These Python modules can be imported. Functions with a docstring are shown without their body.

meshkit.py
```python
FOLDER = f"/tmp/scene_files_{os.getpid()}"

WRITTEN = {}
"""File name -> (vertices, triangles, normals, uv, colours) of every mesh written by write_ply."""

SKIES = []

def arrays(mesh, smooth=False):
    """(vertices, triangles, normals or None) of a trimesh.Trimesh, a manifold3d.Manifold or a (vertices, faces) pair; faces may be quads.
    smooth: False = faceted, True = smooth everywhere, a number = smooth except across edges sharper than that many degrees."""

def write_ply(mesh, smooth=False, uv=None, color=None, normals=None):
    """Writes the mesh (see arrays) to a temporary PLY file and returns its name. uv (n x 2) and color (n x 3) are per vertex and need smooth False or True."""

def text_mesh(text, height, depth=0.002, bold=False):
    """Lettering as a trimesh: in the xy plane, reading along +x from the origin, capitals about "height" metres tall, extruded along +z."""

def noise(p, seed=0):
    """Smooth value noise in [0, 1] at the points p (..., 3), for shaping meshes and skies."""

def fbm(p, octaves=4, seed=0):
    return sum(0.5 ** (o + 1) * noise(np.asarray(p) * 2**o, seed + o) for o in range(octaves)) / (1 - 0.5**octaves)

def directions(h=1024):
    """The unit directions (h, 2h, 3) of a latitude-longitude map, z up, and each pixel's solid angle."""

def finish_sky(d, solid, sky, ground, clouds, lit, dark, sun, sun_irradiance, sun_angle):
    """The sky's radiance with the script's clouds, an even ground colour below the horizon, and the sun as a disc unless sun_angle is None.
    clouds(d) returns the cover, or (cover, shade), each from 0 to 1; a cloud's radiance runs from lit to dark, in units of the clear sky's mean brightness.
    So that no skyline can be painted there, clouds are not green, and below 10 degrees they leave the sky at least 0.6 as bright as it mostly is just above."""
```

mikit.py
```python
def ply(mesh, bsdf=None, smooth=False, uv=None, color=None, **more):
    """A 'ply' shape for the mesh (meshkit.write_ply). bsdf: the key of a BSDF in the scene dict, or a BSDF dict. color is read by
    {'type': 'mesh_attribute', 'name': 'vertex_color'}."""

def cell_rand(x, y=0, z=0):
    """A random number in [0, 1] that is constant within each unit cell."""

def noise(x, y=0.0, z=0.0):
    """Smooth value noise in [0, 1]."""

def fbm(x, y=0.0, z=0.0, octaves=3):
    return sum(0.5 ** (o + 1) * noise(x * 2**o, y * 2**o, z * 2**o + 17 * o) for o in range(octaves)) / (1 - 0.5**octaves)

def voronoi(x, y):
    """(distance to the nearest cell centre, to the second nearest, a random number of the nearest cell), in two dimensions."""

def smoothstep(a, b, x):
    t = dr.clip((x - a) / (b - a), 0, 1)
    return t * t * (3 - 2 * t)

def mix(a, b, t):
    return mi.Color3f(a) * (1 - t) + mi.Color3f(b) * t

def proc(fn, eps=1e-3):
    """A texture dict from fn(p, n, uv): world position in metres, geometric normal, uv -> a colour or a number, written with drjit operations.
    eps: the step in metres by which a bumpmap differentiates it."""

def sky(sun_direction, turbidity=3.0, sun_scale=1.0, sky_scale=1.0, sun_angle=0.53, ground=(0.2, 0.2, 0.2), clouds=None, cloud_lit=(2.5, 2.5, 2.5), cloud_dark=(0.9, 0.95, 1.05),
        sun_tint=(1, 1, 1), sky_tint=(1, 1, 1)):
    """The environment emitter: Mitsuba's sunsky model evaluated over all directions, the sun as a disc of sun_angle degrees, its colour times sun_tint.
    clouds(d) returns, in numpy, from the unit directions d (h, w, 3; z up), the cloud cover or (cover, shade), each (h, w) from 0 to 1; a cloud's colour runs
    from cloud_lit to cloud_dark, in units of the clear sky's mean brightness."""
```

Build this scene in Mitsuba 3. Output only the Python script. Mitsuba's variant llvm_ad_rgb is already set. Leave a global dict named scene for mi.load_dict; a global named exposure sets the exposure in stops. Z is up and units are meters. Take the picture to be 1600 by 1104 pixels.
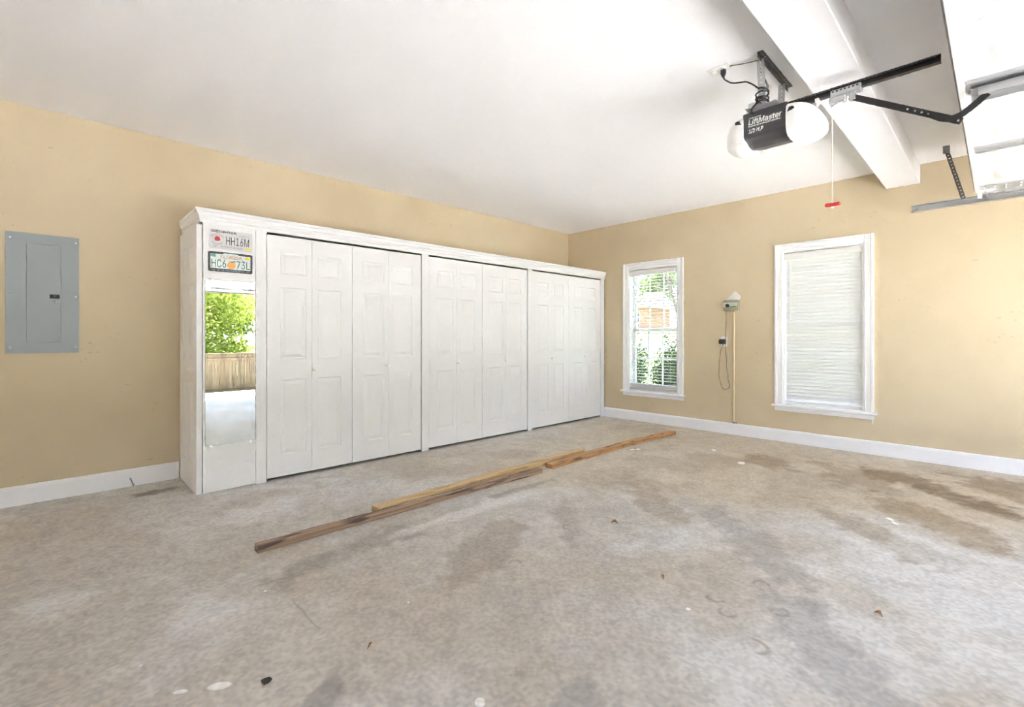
import math, numpy as np, trimesh, mitsuba as mi, drjit as dr, mikit, meshkit
from shapely.geometry import Polygon, Point, box as sbox
from shapely.ops import unary_union
from mikit import noise, fbm, voronoi, smoothstep, mix, proc
T = mi.ScalarTransform4f
scene, labels = {}, {}

# ---------------------------------------------------------------- camera, sky, exposure
EYE = 1.19
YAW = math.atan2(762.0, 741.0)
scene['camera'] = {'type': 'perspective', 'fov_axis': 'x', 'fov': 2 * math.degrees(math.atan(800 / 741.0)), 'near_clip': 0.02, 'far_clip': 500.0,
                   'principal_point_offset_x': 0.0, 'principal_point_offset_y': 26.0 / 1104.0,
                   'to_world': T().look_at(origin=[0, 0, EYE], target=[math.cos(YAW), math.sin(YAW), EYE], up=[0, 0, 1])}
def cover(d):
    return np.clip((meshkit.fbm(d * 3.1 + 7.0, 4) - 0.38) * 3.0, 0, 1) * 0.8
scene['sky'] = mikit.sky([0.22, -0.22, 0.95], turbidity=4.0, sun_scale=1.15, sky_scale=0.62, sun_tint=(0.84, 0.975, 1.24), sky_tint=(0.96, 1.0, 1.07), ground=(0.25, 0.25, 0.2), clouds=cover, cloud_lit=(2.2, 2.2, 2.2), cloud_dark=(1.2, 1.22, 1.28))
exposure = 5.5

# ---------------------------------------------------------------- room measures (metres)
XW, YW, HC = 5.97, 4.84, 2.84          # window wall, cabinet wall, ceiling
XB, YF = -3.6, -2.2                    # wall behind the camera, wall of the garage doors
BEAM = (0.53, 0.79, 2.66)              # y0, y1, underside
def cy(x):                             # front plane of the closets
    return 4.195 - 0.0105 * (x - 0.8)

# ---------------------------------------------------------------- helpers
def unique(k):
    if k not in scene and k not in labels: return k
    n = 1
    while f'{k}_{n:03d}' in scene or f'{k}_{n:03d}' in labels: n += 1
    return f'{k}_{n:03d}'
def thing(name, label, cat, group=None):
    k = unique(name); labels[k] = {'label': label, 'category': cat}
    if group: labels[k]['group'] = group
    return k
def shape(mesh, mat, smooth=False, M=None):
    d = mesh if isinstance(mesh, dict) else mikit.ply(mesh, mat, smooth=smooth)
    d = dict(d)
    if mat is not None: d['bsdf'] = {'type': 'ref', 'id': mat}
    if M is not None: d['to_world'] = M
    return d
def part(parent, name, mesh, mat, smooth=False, M=None, label=None, kind=None):
    k = unique(parent + '__' + name)
    scene[k] = shape(mesh, mat, smooth, M)
    if label or kind:
        labels[k] = {}
        if label: labels[k]['label'] = label
        if kind: labels[k]['kind'] = kind
    return k
def single(name, mesh, mat, label, cat, group=None, smooth=False, kind=None):
    k = thing(name, label, cat, group)
    if kind: labels[k]['kind'] = kind
    scene[k] = shape(mesh, mat, smooth); return k
def struct(name, mesh, mat, label, smooth=False):
    k = unique(name); labels[k] = {'label': label, 'category': name.split('_')[0], 'kind': 'structure'}
    if mesh is not None: scene[k] = shape(mesh, mat, smooth)
    return k
def cat(*ms):
    ms = [m for m in ms if m is not None]
    return trimesh.util.concatenate([m if isinstance(m, trimesh.Trimesh) else trimesh.Trimesh(*m, process=False) for m in ms])
def bx(x0, x1, y0, y1, z0, z1, c=0.0):
    x0, x1 = sorted((x0, x1)); y0, y1 = sorted((y0, y1)); z0, z1 = sorted((z0, z1))
    if c <= 0:
        return trimesh.creation.box(bounds=[[x0, y0, z0], [x1, y1, z1]])
    c = min(c, (x1 - x0) * .45, (y1 - y0) * .45, (z1 - z0) * .45)
    P = []
    for sx in (0, 1):
        for sy in (0, 1):
            for sz in (0, 1):
                for k in range(3):
                    q = [(x0, x1)[sx], (y0, y1)[sy], (z0, z1)[sz]]
                    for j, s in enumerate((sx, sy, sz)):
                        if j != k: q[j] += c * (1 - 2 * s)
                    P.append(q)
    return trimesh.convex.convex_hull(np.array(P))
def earc(poly, h):
    return trimesh.util.concatenate([trimesh.creation.extrude_polygon(g, h, engine='earcut') for g in getattr(poly, 'geoms', [poly]) if g.area > 1e-9])
def axes(m, ex, ey, ez, o=(0, 0, 0)):           # local x,y,z -> world axes
    M = np.eye(4); M[:3, 0], M[:3, 1], M[:3, 2], M[:3, 3] = ex, ey, ez, o
    m = m.copy(); m.apply_transform(M); return m
def on_x(poly, x0, t):                          # polygon in (y,z), extruded along +x from x0
    return axes(earc(poly, t), (0, 1, 0), (0, 0, 1), (1, 0, 0), (x0, 0, 0))
def on_y(poly, y0, t):                          # polygon in (x,z), extruded from y0 towards -y by t
    return axes(earc(poly, t), (1, 0, 0), (0, 0, 1), (0, -1, 0), (0, y0, 0))
def profile_x(pts, x0, x1):                     # profile in (y,z) swept along x
    return on_x(Polygon(pts), x0, x1 - x0)
def profile_y(pts, y0, y1):                     # profile in (x,z) swept along y
    return axes(earc(Polygon(pts), y1 - y0), (1, 0, 0), (0, 0, 1), (0, -1, 0), (0, y1, 0))
def profile_z(pts, z0, z1):
    m = earc(Polygon(pts), z1 - z0); m.apply_translation([0, 0, z0]); return m
def tube(P, r, n=8, closed_ends=True):
    P = np.asarray(P, float); N = len(P); R = np.broadcast_to(np.asarray(r, float), (N,))
    t = np.gradient(P, axis=0); t /= np.linalg.norm(t, axis=1)[:, None] + 1e-12
    up = np.array([0, 0, 1.0]) if abs(t[0][2]) < .9 else np.array([1.0, 0, 0])
    V = []
    u = np.cross(t[0], up); u /= np.linalg.norm(u)
    for i in range(N):
        u = u - t[i] * (u @ t[i]); u /= np.linalg.norm(u) + 1e-12
        w = np.cross(t[i], u)
        a = np.arange(n) / n * 2 * np.pi
        V.append(P[i] + R[i] * (np.cos(a)[:, None] * u + np.sin(a)[:, None] * w))
    V = np.vstack(V); F = []
    for i in range(N - 1):
        for j in range(n):
            a, b = i * n + j, i * n + (j + 1) % n
            F += [[a, b, b + n], [a, b + n, a + n]]
    if closed_ends:
        V = np.vstack([V, P[0], P[-1]]); c0, c1 = len(V) - 2, len(V) - 1
        for j in range(n):
            F += [[c0, (j + 1) % n, j], [c1, (N - 1) * n + j, (N - 1) * n + (j + 1) % n]]
    m = trimesh.Trimesh(V, F, process=False)
    trimesh.repair.fix_normals(m)
    return m
def spline(P, n=8):
    P = np.asarray(P, float); out = []
    Q = np.vstack([2 * P[0] - P[1], P, 2 * P[-1] - P[-2]])
    for i in range(1, len(Q) - 2):
        for s in np.arange(n) / n:
            a, b, c, d = Q[i - 1:i + 3]
            out.append(.5 * (2 * b + (c - a) * s + (2 * a - 5 * b + 4 * c - d) * s * s + (3 * b - a - 3 * c + d) * s ** 3))
    out.append(P[-1]); return np.array(out)
def cyl(p0, p1, r, n=12):
    return tube([p0, p1], r, n)
def lathe(prof, o, axis, n=20):                 # prof: list of (radius, along axis)
    prof = np.asarray(prof, float); axis = np.asarray(axis, float) / np.linalg.norm(axis)
    u = np.cross(axis, [0, 0, 1.0] if abs(axis[2]) < .9 else [1.0, 0, 0]); u /= np.linalg.norm(u); w = np.cross(axis, u)
    a = np.arange(n) / n * 2 * np.pi
    V = np.vstack([np.asarray(o) + h * axis + r * (np.cos(a)[:, None] * u + np.sin(a)[:, None] * w) for r, h in prof]); F = []
    for i in range(len(prof) - 1):
        for j in range(n):
            p, q = i * n + j, i * n + (j + 1) % n
            F += [[p, q, q + n], [p, q + n, p + n]]
    m = trimesh.Trimesh(V, F, process=True); trimesh.repair.fix_normals(m); return m
def panel_slab(W, H, t, xs, zs, prof):
    """Slab with its front at y=0 (facing -y); panels at every xs x zs pair; prof: (inset, depth) rings."""
    V, F = [], []
    def quad(a, b, c, d):
        n = len(V); V.extend([a, b, c, d]); F.extend([[n, n + 1, n + 2], [n, n + 2, n + 3]])
    X = [0] + [v for p in xs for v in p] + [W]; Z = [0] + [v for p in zs for v in p] + [H]
    for i in range(len(X) - 1):
        for j in range(len(Z) - 1):
            x0, x1, z0, z1 = X[i], X[i + 1], Z[j], Z[j + 1]
            if x1 - x0 < 1e-6 or z1 - z0 < 1e-6: continue
            if i % 2 and j % 2:
                rings = [(x0 + a, x1 - a, z0 + a, z1 - a, d) for a, d in [(0, 0)] + list(prof)]
                for (a0, a1, c0, c1, d0), (b0, b1, e0, e1, d1) in zip(rings, rings[1:]):
                    quad((a0, d0, c0), (a1, d0, c0), (b1, d1, e0), (b0, d1, e0)); quad((a1, d0, c0), (a1, d0, c1), (b1, d1, e1), (b1, d1, e0))
                    quad((a1, d0, c1), (a0, d0, c1), (b0, d1, e1), (b1, d1, e1)); quad((a0, d0, c1), (a0, d0, c0), (b0, d1, e0), (b0, d1, e1))
                b0, b1, e0, e1, d = rings[-1]; quad((b0, d, e0), (b1, d, e0), (b1, d, e1), (b0, d, e1))
            else: quad((x0, 0, z0), (x1, 0, z0), (x1, 0, z1), (x0, 0, z1))
    quad((0, t, 0), (0, t, H), (W, t, H), (W, t, 0)); quad((0, 0, 0), (0, 0, H), (0, t, H), (0, t, 0)); quad((W, 0, 0), (W, t, 0), (W, t, H), (W, 0, H))
    quad((0, 0, 0), (0, t, 0), (W, t, 0), (W, 0, 0)); quad((0, 0, H), (W, 0, H), (W, t, H), (0, t, H))
    return trimesh.Trimesh(np.array(V, float), F, process=False)
def text(s, h, d=0.001, bold=False, width=None, slant=0.0):
    m = meshkit.text_mesh(s, h, d, bold)
    m.vertices[:, 0] += slant * m.vertices[:, 1]
    m.vertices[:, 0] -= m.vertices[:, 0].min()
    if width: m.vertices[:, 0] *= width / m.vertices[:, 0].max()
    return m
def disc(cx, cz, rx, rz=None, n=24):
    a = np.arange(n) / n * 2 * np.pi
    return Polygon(np.c_[cx + rx * np.cos(a), cz + (rz or rx) * np.sin(a)])
def rrect(x0, x1, z0, z1, r):
    return sbox(x0 + r, z0 + r, x1 - r, z1 - r).buffer(r, quad_segs=3)

# ---------------------------------------------------------------- materials
def rgb(r, g, b): return {'type': 'rgb', 'value': [r, g, b]}
def pr(name, col, rough=0.5, metal=0.0, spec=0.5, **kw):
    scene[name] = {'type': 'twosided', 'bsdf': {'type': 'principled', 'base_color': col if isinstance(col, dict) else rgb(*col), 'roughness': rough, 'metallic': metal, 'specular': spec, **kw}}
pr('m_white', (0.77, 0.77, 0.78), 0.42)
pr('m_trim', (0.78, 0.78, 0.79), 0.40)
pr('m_knob', (0.84, 0.83, 0.81), 0.25)
pr('m_blind', (0.70, 0.695, 0.69), 0.5)
pr('m_door_steel', (0.50, 0.50, 0.50), 0.38)
pr('m_galv', (0.55, 0.56, 0.57), 0.38, 0.85)
pr('m_galv_dull', (0.30, 0.30, 0.31), 0.5, 0.5)
pr('m_angle', (0.13, 0.125, 0.12), 0.5, 0.4)
pr('m_black', (0.018, 0.018, 0.018), 0.4)
pr('m_housing', (0.055, 0.055, 0.058), 0.38)
pr('m_lens', (0.90, 0.90, 0.89), 0.25)
pr('m_panel_grey', (0.30, 0.34, 0.355), 0.42)
pr('m_screw', (0.6, 0.6, 0.6), 0.3, 0.8)
pr('m_red', (0.60, 0.05, 0.045), 0.4)
pr('m_cord', (0.70, 0.66, 0.58), 0.7)
pr('m_plate_white', (0.78, 0.78, 0.77), 0.35)
pr('m_plate_silver', (0.62, 0.62, 0.63), 0.35)
pr('m_plate_mint', (0.68, 0.76, 0.74), 0.4)
pr('m_ink', (0.02, 0.02, 0.022), 0.45)
pr('m_ink_green', (0.05, 0.12, 0.12), 0.45)
pr('m_ink_red', (0.55, 0.05, 0.05), 0.45)
pr('m_ink_pink', (0.62, 0.30, 0.32), 0.45)
pr('m_ink_white', (0.75, 0.75, 0.75), 0.45)
pr('m_ink_blue', (0.28, 0.36, 0.46), 0.45)
pr('m_ink_grey', (0.33, 0.33, 0.34), 0.45)
pr('m_ink_orange', (0.62, 0.33, 0.20), 0.45)
pr('m_orange', (0.85, 0.42, 0.12), 0.45)
pr('m_yellow', (0.80, 0.66, 0.03), 0.45)
pr('m_leafgreen', (0.06, 0.16, 0.05), 0.45)
pr('m_sticker', (0.16, 0.36, 0.33), 0.45)
pr('m_timer', (0.34, 0.32, 0.22), 0.5)
pr('m_timer_face', (0.50, 0.53, 0.45), 0.5)
pr('m_timer_green', (0.12, 0.20, 0.08), 0.5)
pr('m_paper', (0.72, 0.69, 0.66), 0.8)
pr('m_pipe', (0.66, 0.55, 0.36), 0.45)
pr('m_wire', (0.16, 0.13, 0.09), 0.6)
pr('m_dry_leaf', (0.30, 0.15, 0.06), 0.7)
pr('m_dark_leaf', (0.035, 0.03, 0.028), 0.7)
pr('m_inside', (0.10, 0.10, 0.10), 0.8)
pr('m_trunk', (0.16, 0.13, 0.10), 0.85)
pr('m_roof', (0.36, 0.24, 0.21), 0.8)
pr('m_street', (0.25, 0.25, 0.25), 0.8)
pr('m_drive', (0.60, 0.59, 0.575), 0.75)
scene['m_mirror'] = {'type': 'twosided', 'bsdf': {'type': 'conductor', 'material': 'none', 'specular_reflectance': rgb(0.90, 0.92, 0.91)}}
scene['m_glass'] = {'type': 'thindielectric', 'int_ior': 1.5}

def f_ceiling(p, n, uv):
    return 0.003 * fbm(p.x * 95, p.y * 95, p.z * 95, 2) + 0.001 * noise(p.x * 260, p.y * 260, p.z * 260)
scene['m_ceiling'] = {'type': 'twosided', 'bsdf': {'type': 'bumpmap', 'arbitrary': proc(f_ceiling, eps=2e-3), 'scale': 1.0,
                      'bsdf': {'type': 'diffuse', 'reflectance': rgb(0.87, 0.875, 0.885)}}}
def f_wall(p, n, uv):
    k = fbm(p.x * 1.3 + 3, p.y * 1.3, p.z * 0.9, 4)
    s = smoothstep(0.80, 0.88, noise(p.x * 42, p.y * 42, p.z * 42)) * smoothstep(0.66, .8, noise(p.x * 5, p.y * 5, p.z * 5))
    c = mix((0.56, 0.465, 0.315), (0.605, 0.51, 0.355), smoothstep(0.3, 0.7, k))
    return mix(c, (0.34, 0.25, 0.13), 0.35 * s)
pr('m_wall', proc(f_wall), 0.55, spec=0.35)

# stains of the slab: x, y, half sizes, turn, colour, strength
BLOBS = [(5.05, 0.45, .55, .20, .9, (0.165, 0.115, 0.07), .75), (4.80, 0.22, .42, .14, .9, (0.155, 0.11, 0.07), .75), (5.0, .95, .5, .25, .8, (0.19, 0.14, 0.085), .4),
         (4.15, 0.35, .5, .22, .85, (0.21, 0.155, 0.095), .6), (3.6, .55, .5, .18, .8, (0.23, 0.175, 0.11), .5), (5.3, -.15, .5, .35, .8, (0.19, 0.14, 0.085), .6), (4.9, 1.55, .35, .18, .8, (0.24, .18, .115), .55),
         (0.57, 4.52, .16, .07, .2, (0.14, 0.11, 0.07), .7), (0.63, 1.55, .10, .05, .5, (0.18, 0.17, 0.165), .55), (1.3, 2.55, .5, .16, .1, (0.20, 0.18, 0.155), .5), (2.6, 2.62, .6, .07, -.05, (0.19, 0.175, 0.15), .5),
         (2.4, 1.95, .35, .10, .7, (0.24, .215, .19), .4), (1.2, .95, .12, .08, .6, (0.23, .225, .22), .5), (2.9, 1.0, .7, .16, .75, (0.25, .245, .24), .45), (2.1, .45, .6, .16, .75, (0.25, .25, .26), .45), (2.0, 2.52, .75, .07, -.03, (.56, .55, .54), .6), (1.75, 2.0, .45, .14, .5, (.26, .21, .165), .5), (3.1, 1.75, .5, .15, .8, (.27, .21, .15), .5)]
WHITE = [(0.413, 1.856, .036, .020, -.55), (0.313, 1.915, .022, .010, -.6), (1.002, 1.18, .020, .016, .8), (0.234, 2.17, .007, .006, 0), (3.93, 0.50, .035, .016, .8), (3.87, .465, .03, .018, .8), (4.40, 2.706, .035, .025, 0),
         (4.46, 2.671, .03, .02, 0), (4.671, 1.70, .05, .03, .3), (5.0, 2.1, .04, .02, .5), (2.0, .95, .012, .01, 0), (.72, 2.4, .007, .007, 0), (1.15, 1.85, .006, .006, 0)]
RINGS = [(2.268, 0.661, .034, 4.6), (1.948, 0.657, .042, 5.2), (2.32, 1.885, .034, 2.2), (1.754, 1.779, .030, .9), (2.17, .90, .03, 3.2), (2.10, .82, .03, 2.9), (2.45, .80, .03, .5)]
def f_floor(p, n, uv):
    x, y = p.x, p.y
    w = 0.35 * (fbm(x * 2.1, y * 2.1, 5, 3) - .5)
    big = fbm(x * 0.75 + 11, y * 0.75, 0, 3)
    med = fbm(x * 2.6, y * 2.6 + 40, 0, 4)
    fin = fbm(x * 16, y * 16, 2, 3)
    speck = noise(x * 75, y * 75)
    # pale grey wear against the tan-grey slab
    c = mix((0.42, 0.397, 0.366), (0.50, 0.495, 0.49), smoothstep(0.36, 0.62, big + 0.5 * (med - .5)))
    c = mix(c, (0.345, 0.32, 0.285), 0.45 * smoothstep(0.52, 0.74, med))
    c = mix(c, (0.56, 0.56, 0.57), 0.6 * smoothstep(0.56, 0.78, fbm(x * 1.7 + 90, y * 1.7, 3, 4)))
    c = mix(c, (0.385, 0.33, 0.265), 0.55 * smoothstep(0.50, 0.70, fbm(x * 1.15 + 55, y * 1.15 + 9, 6, 5)))
    c = mix(c, (0.33, 0.305, 0.275), 0.22 * smoothstep(0.56, 0.72, fbm(x * 5.5 + 15, y * 5.5 + 9, 6, 4)))
    # tan, never washed part of the bay along the window wall
    tan = smoothstep(-0.25, 0.55, (x - 3.75) + 0.55 * (y - .55) + 1.6 * w)* smoothstep(4.6, 3.2, y)
    c = mix(c, mix((0.36, 0.30, 0.225), (0.44, 0.385, 0.305), smoothstep(.35, .65, med)), 0.8 * tan)
    for (bx_, by_, rx, ry, a, col, s) in BLOBS:
        ca, sa = math.cos(a), math.sin(a)
        u, v = ((x - bx_) * ca + (y - by_) * sa) / rx, (-(x - bx_) * sa + (y - by_) * ca) / ry
        d = dr.sqrt(u * u + v * v) + 1.5 * (med - .5) + .7 * (fin - .5)
        c = mix(c, col, s * smoothstep(1.15, 0.55, d))
    for (rx_, ry_, r, t) in RINGS:
        dx, dy = x - rx_, y - ry_
        d = dr.abs(dr.sqrt(dx * dx + dy * dy) - r + .03 * (fin - .5))
        c = mix(c, (0.19, 0.15, 0.12), 0.45 * smoothstep(.013, .005, d) * smoothstep(-.5, .1, (dx * math.cos(t) + dy * math.sin(t)) / r))
    for (bx_, by_, rx, ry, a) in WHITE:
        ca, sa = math.cos(a), math.sin(a)
        u, v = ((x - bx_) * ca + (y - by_) * sa) / rx, (-(x - bx_) * sa + (y - by_) * ca) / ry
        c = mix(c, (0.74, 0.73, 0.71), 0.9 * smoothstep(1.1, 0.85, dr.sqrt(u * u + v * v) + .8 * (fin - .5)))
    cr = dr.abs(x - 0.785 + .02 * (fin - .5))
    c = mix(c, (0.2, 0.2, 0.2), .5 * smoothstep(.006, .002, cr) * smoothstep(1.9, 1.98, y) * smoothstep(2.25, 2.18, y))
    return c * (1.02 + 0.24 * (fin - .5) + 0.28 * (speck - .5))
def f_floor_r(p, n, uv): return 0.42 + 0.25 * fbm(p.x * 3, p.y * 3, 7, 3)
scene['m_floor'] = {'type': 'twosided', 'bsdf': {'type': 'principled', 'base_color': proc(f_floor), 'roughness': proc(f_floor_r), 'specular': 0.45}}

def wood(a, b, dark, sx, knots):
    def f(p, n, uv):
        g = fbm(p.x * 1.4 + 2 * noise(p.x * 2, p.y * 9, p.z * 9), p.y * 70 + p.x * sx, p.z * 70, 3)
        s = fbm(p.x * 5 + 31, p.y * 30, p.z * 30, 3)
        c = mix(a, b, smoothstep(.35, .65, g))
        return mix(c, dark, knots * smoothstep(.52, .72, s))
    return proc(f)
pr('m_lumber_old', wood((0.245, 0.155, 0.10), (0.35, 0.24, 0.165), (0.07, 0.045, 0.04), 1.0, .9), 0.65)
pr('m_lumber_new', wood((0.46, 0.315, 0.155), (0.54, 0.385, 0.205), (0.25, 0.15, 0.07), .6, .5), 0.65)
pr('m_lumber_red', wood((0.335, 0.165, 0.065), (0.425, 0.235, 0.105), (0.12, 0.055, 0.025), .8, .8), 0.6)
def f_fence(p, n, uv):
    k = mikit.cell_rand(dr.floor(p.x / 0.15), 3, 1)
    g = fbm(p.x * 40, p.z * 2, 1, 3)
    c = mix(mix((0.085, 0.057, 0.026), (0.12, 0.085, 0.045), k), (0.045, 0.033, 0.02), smoothstep(.45, .75, g))
    return c
pr('m_fence', proc(f_fence), 0.8)
def f_grass(p, n, uv):
    k = fbm(p.x * 1.2, p.y * 1.2, 0, 4)
    return mix((0.05, 0.08, 0.018), (0.10, 0.125, 0.04), smoothstep(.3, .7, k))
pr('m_grass', proc(f_grass), 0.9)
def f_brick(p, n, uv):
    r = dr.floor(p.z / 0.075)
    k = mikit.cell_rand(dr.floor((p.y + p.x) / 0.21 + 0.5 * (r - 2 * dr.floor(r / 2))), r, 4)
    return mix((0.34, 0.17, 0.11), (0.44, 0.24, 0.15), k)
pr('m_brick', proc(f_brick), 0.85)
pr('m_stucco', (0.62, 0.58, 0.52), 0.8)
def leafmat(name, col, tr):
    scene[name] = {'type': 'principledthin', 'base_color': rgb(*col), 'roughness': 0.5, 'spec_trans': 0.0, 'diff_trans': tr}
leafmat('m_leaf_light', (0.21, 0.26, 0.055), 0.9)
leafmat('m_leaf_mid', (0.13, 0.19, 0.05), 0.8)
leafmat('m_leaf_dark', (0.03, 0.055, 0.02), 0.5)

# ---------------------------------------------------------------- setting
floor = struct('floor', bx(XB - .1, XW + .1, YF - .25, YW + .1, -0.12, 0), 'm_floor', 'stained grey concrete garage floor')
ceiling = struct('ceiling', bx(XB - .5, XW + .75, YF - .45, YW + .6, HC, HC + .12), 'm_ceiling', 'white textured ceiling')
part(ceiling, 'beam', bx(XB, XW, BEAM[0], BEAM[1], BEAM[2], HC, .006), 'm_ceiling', label='boxed white beam across the ceiling')
struct('wall_left', bx(XB - .1, XW + .1, YW, YW + .12, 0, HC), 'm_wall', 'tan wall behind the closets')
struct('wall_back', bx(XB - .12, XB, YF, YW, 0, HC), 'm_wall', 'tan wall behind the viewer')
W1 = (2.984, 3.724, 0.42, 2.152)
W2 = (0.972, 1.713, 0.42, 2.152)
wp = sbox(YF - .1, 0, YW, HC).difference(sbox(W1[0], W1[2], W1[1], W1[3])).difference(sbox(W2[0], W2[2], W2[1], W2[3]))
wall_r = struct('wall_right', on_x(wp, XW, .14), 'm_wall', 'tan wall with the two windows')
part(wall_r, 'paint_drip', on_x(Polygon([(.905, .35), (.905, .318), (.898, .300), (.893, .318), (.885, .335), (.884, .352)]), XW - .0012, .0012), 'm_trim')
part(wall_r, 'seam', bx(XW - .0012, XW, 1.078, 1.083, 2.24, HC), 'm_wall')
DX0, DX1, DOORTOP = 0.78, 5.44, 2.10
wf = sbox(XB - .1, 0, XW + .14, HC).difference(sbox(DX0, -1, DX1, DOORTOP)).difference(sbox(-3.3, -1, -.5, DOORTOP))
struct('wall_front', on_y(wf, YF, .16), 'm_wall', 'tan wall around the garage door opening')
# jamb trim of the opening
struct('trim_1', cat(bx(DX0 - .1, DX0, YF, YF + .02, 0, DOORTOP + .1, .003), bx(DX1, DX1 + .1, YF, YF + .02, 0, DOORTOP + .1, .003), bx(DX0, DX1, YF, YF + .02, DOORTOP, DOORTOP + .1, .003),
                     bx(DX0, DX0 + .02, YF - .16, YF, 0, DOORTOP, .002), bx(DX1 - .02, DX1, YF - .16, YF, 0, DOORTOP, .002), bx(DX0, DX1, YF - .16, YF, DOORTOP - .02, DOORTOP, .002)), 'm_trim', 'white trim around the garage door opening')
BB = [(0, 0), (.016, 0), (.016, .112), (.013, .118), (.013, .124), (.007, .134), (0, .138)]
struct('trim_2', cat(bx(-3.4, -3.3, YF, YF + .02, 0, DOORTOP + .1, .003), bx(-.5, -.4, YF, YF + .02, 0, DOORTOP + .1, .003), bx(-3.3, -.5, YF, YF + .02, DOORTOP, DOORTOP + .1, .003)), 'm_trim', 'white trim around the second garage opening')
struct('baseboard_left', profile_x([(YW - a, b) for a, b in BB], XB, 0.775), 'm_trim', 'white baseboard of the wall with the breaker panel')
struct('baseboard_right', cat(profile_y([(XW - a, b) for a, b in BB], 2.742, cy(XW)), profile_y([(XW - a, b) for a, b in BB], YF, 2.740)), 'm_trim', 'white baseboard under the windows')
struct('baseboard_back', profile_y([(XB + a, b) for a, b in BB], YF, YW), 'm_trim', 'white baseboard behind the viewer')

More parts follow.
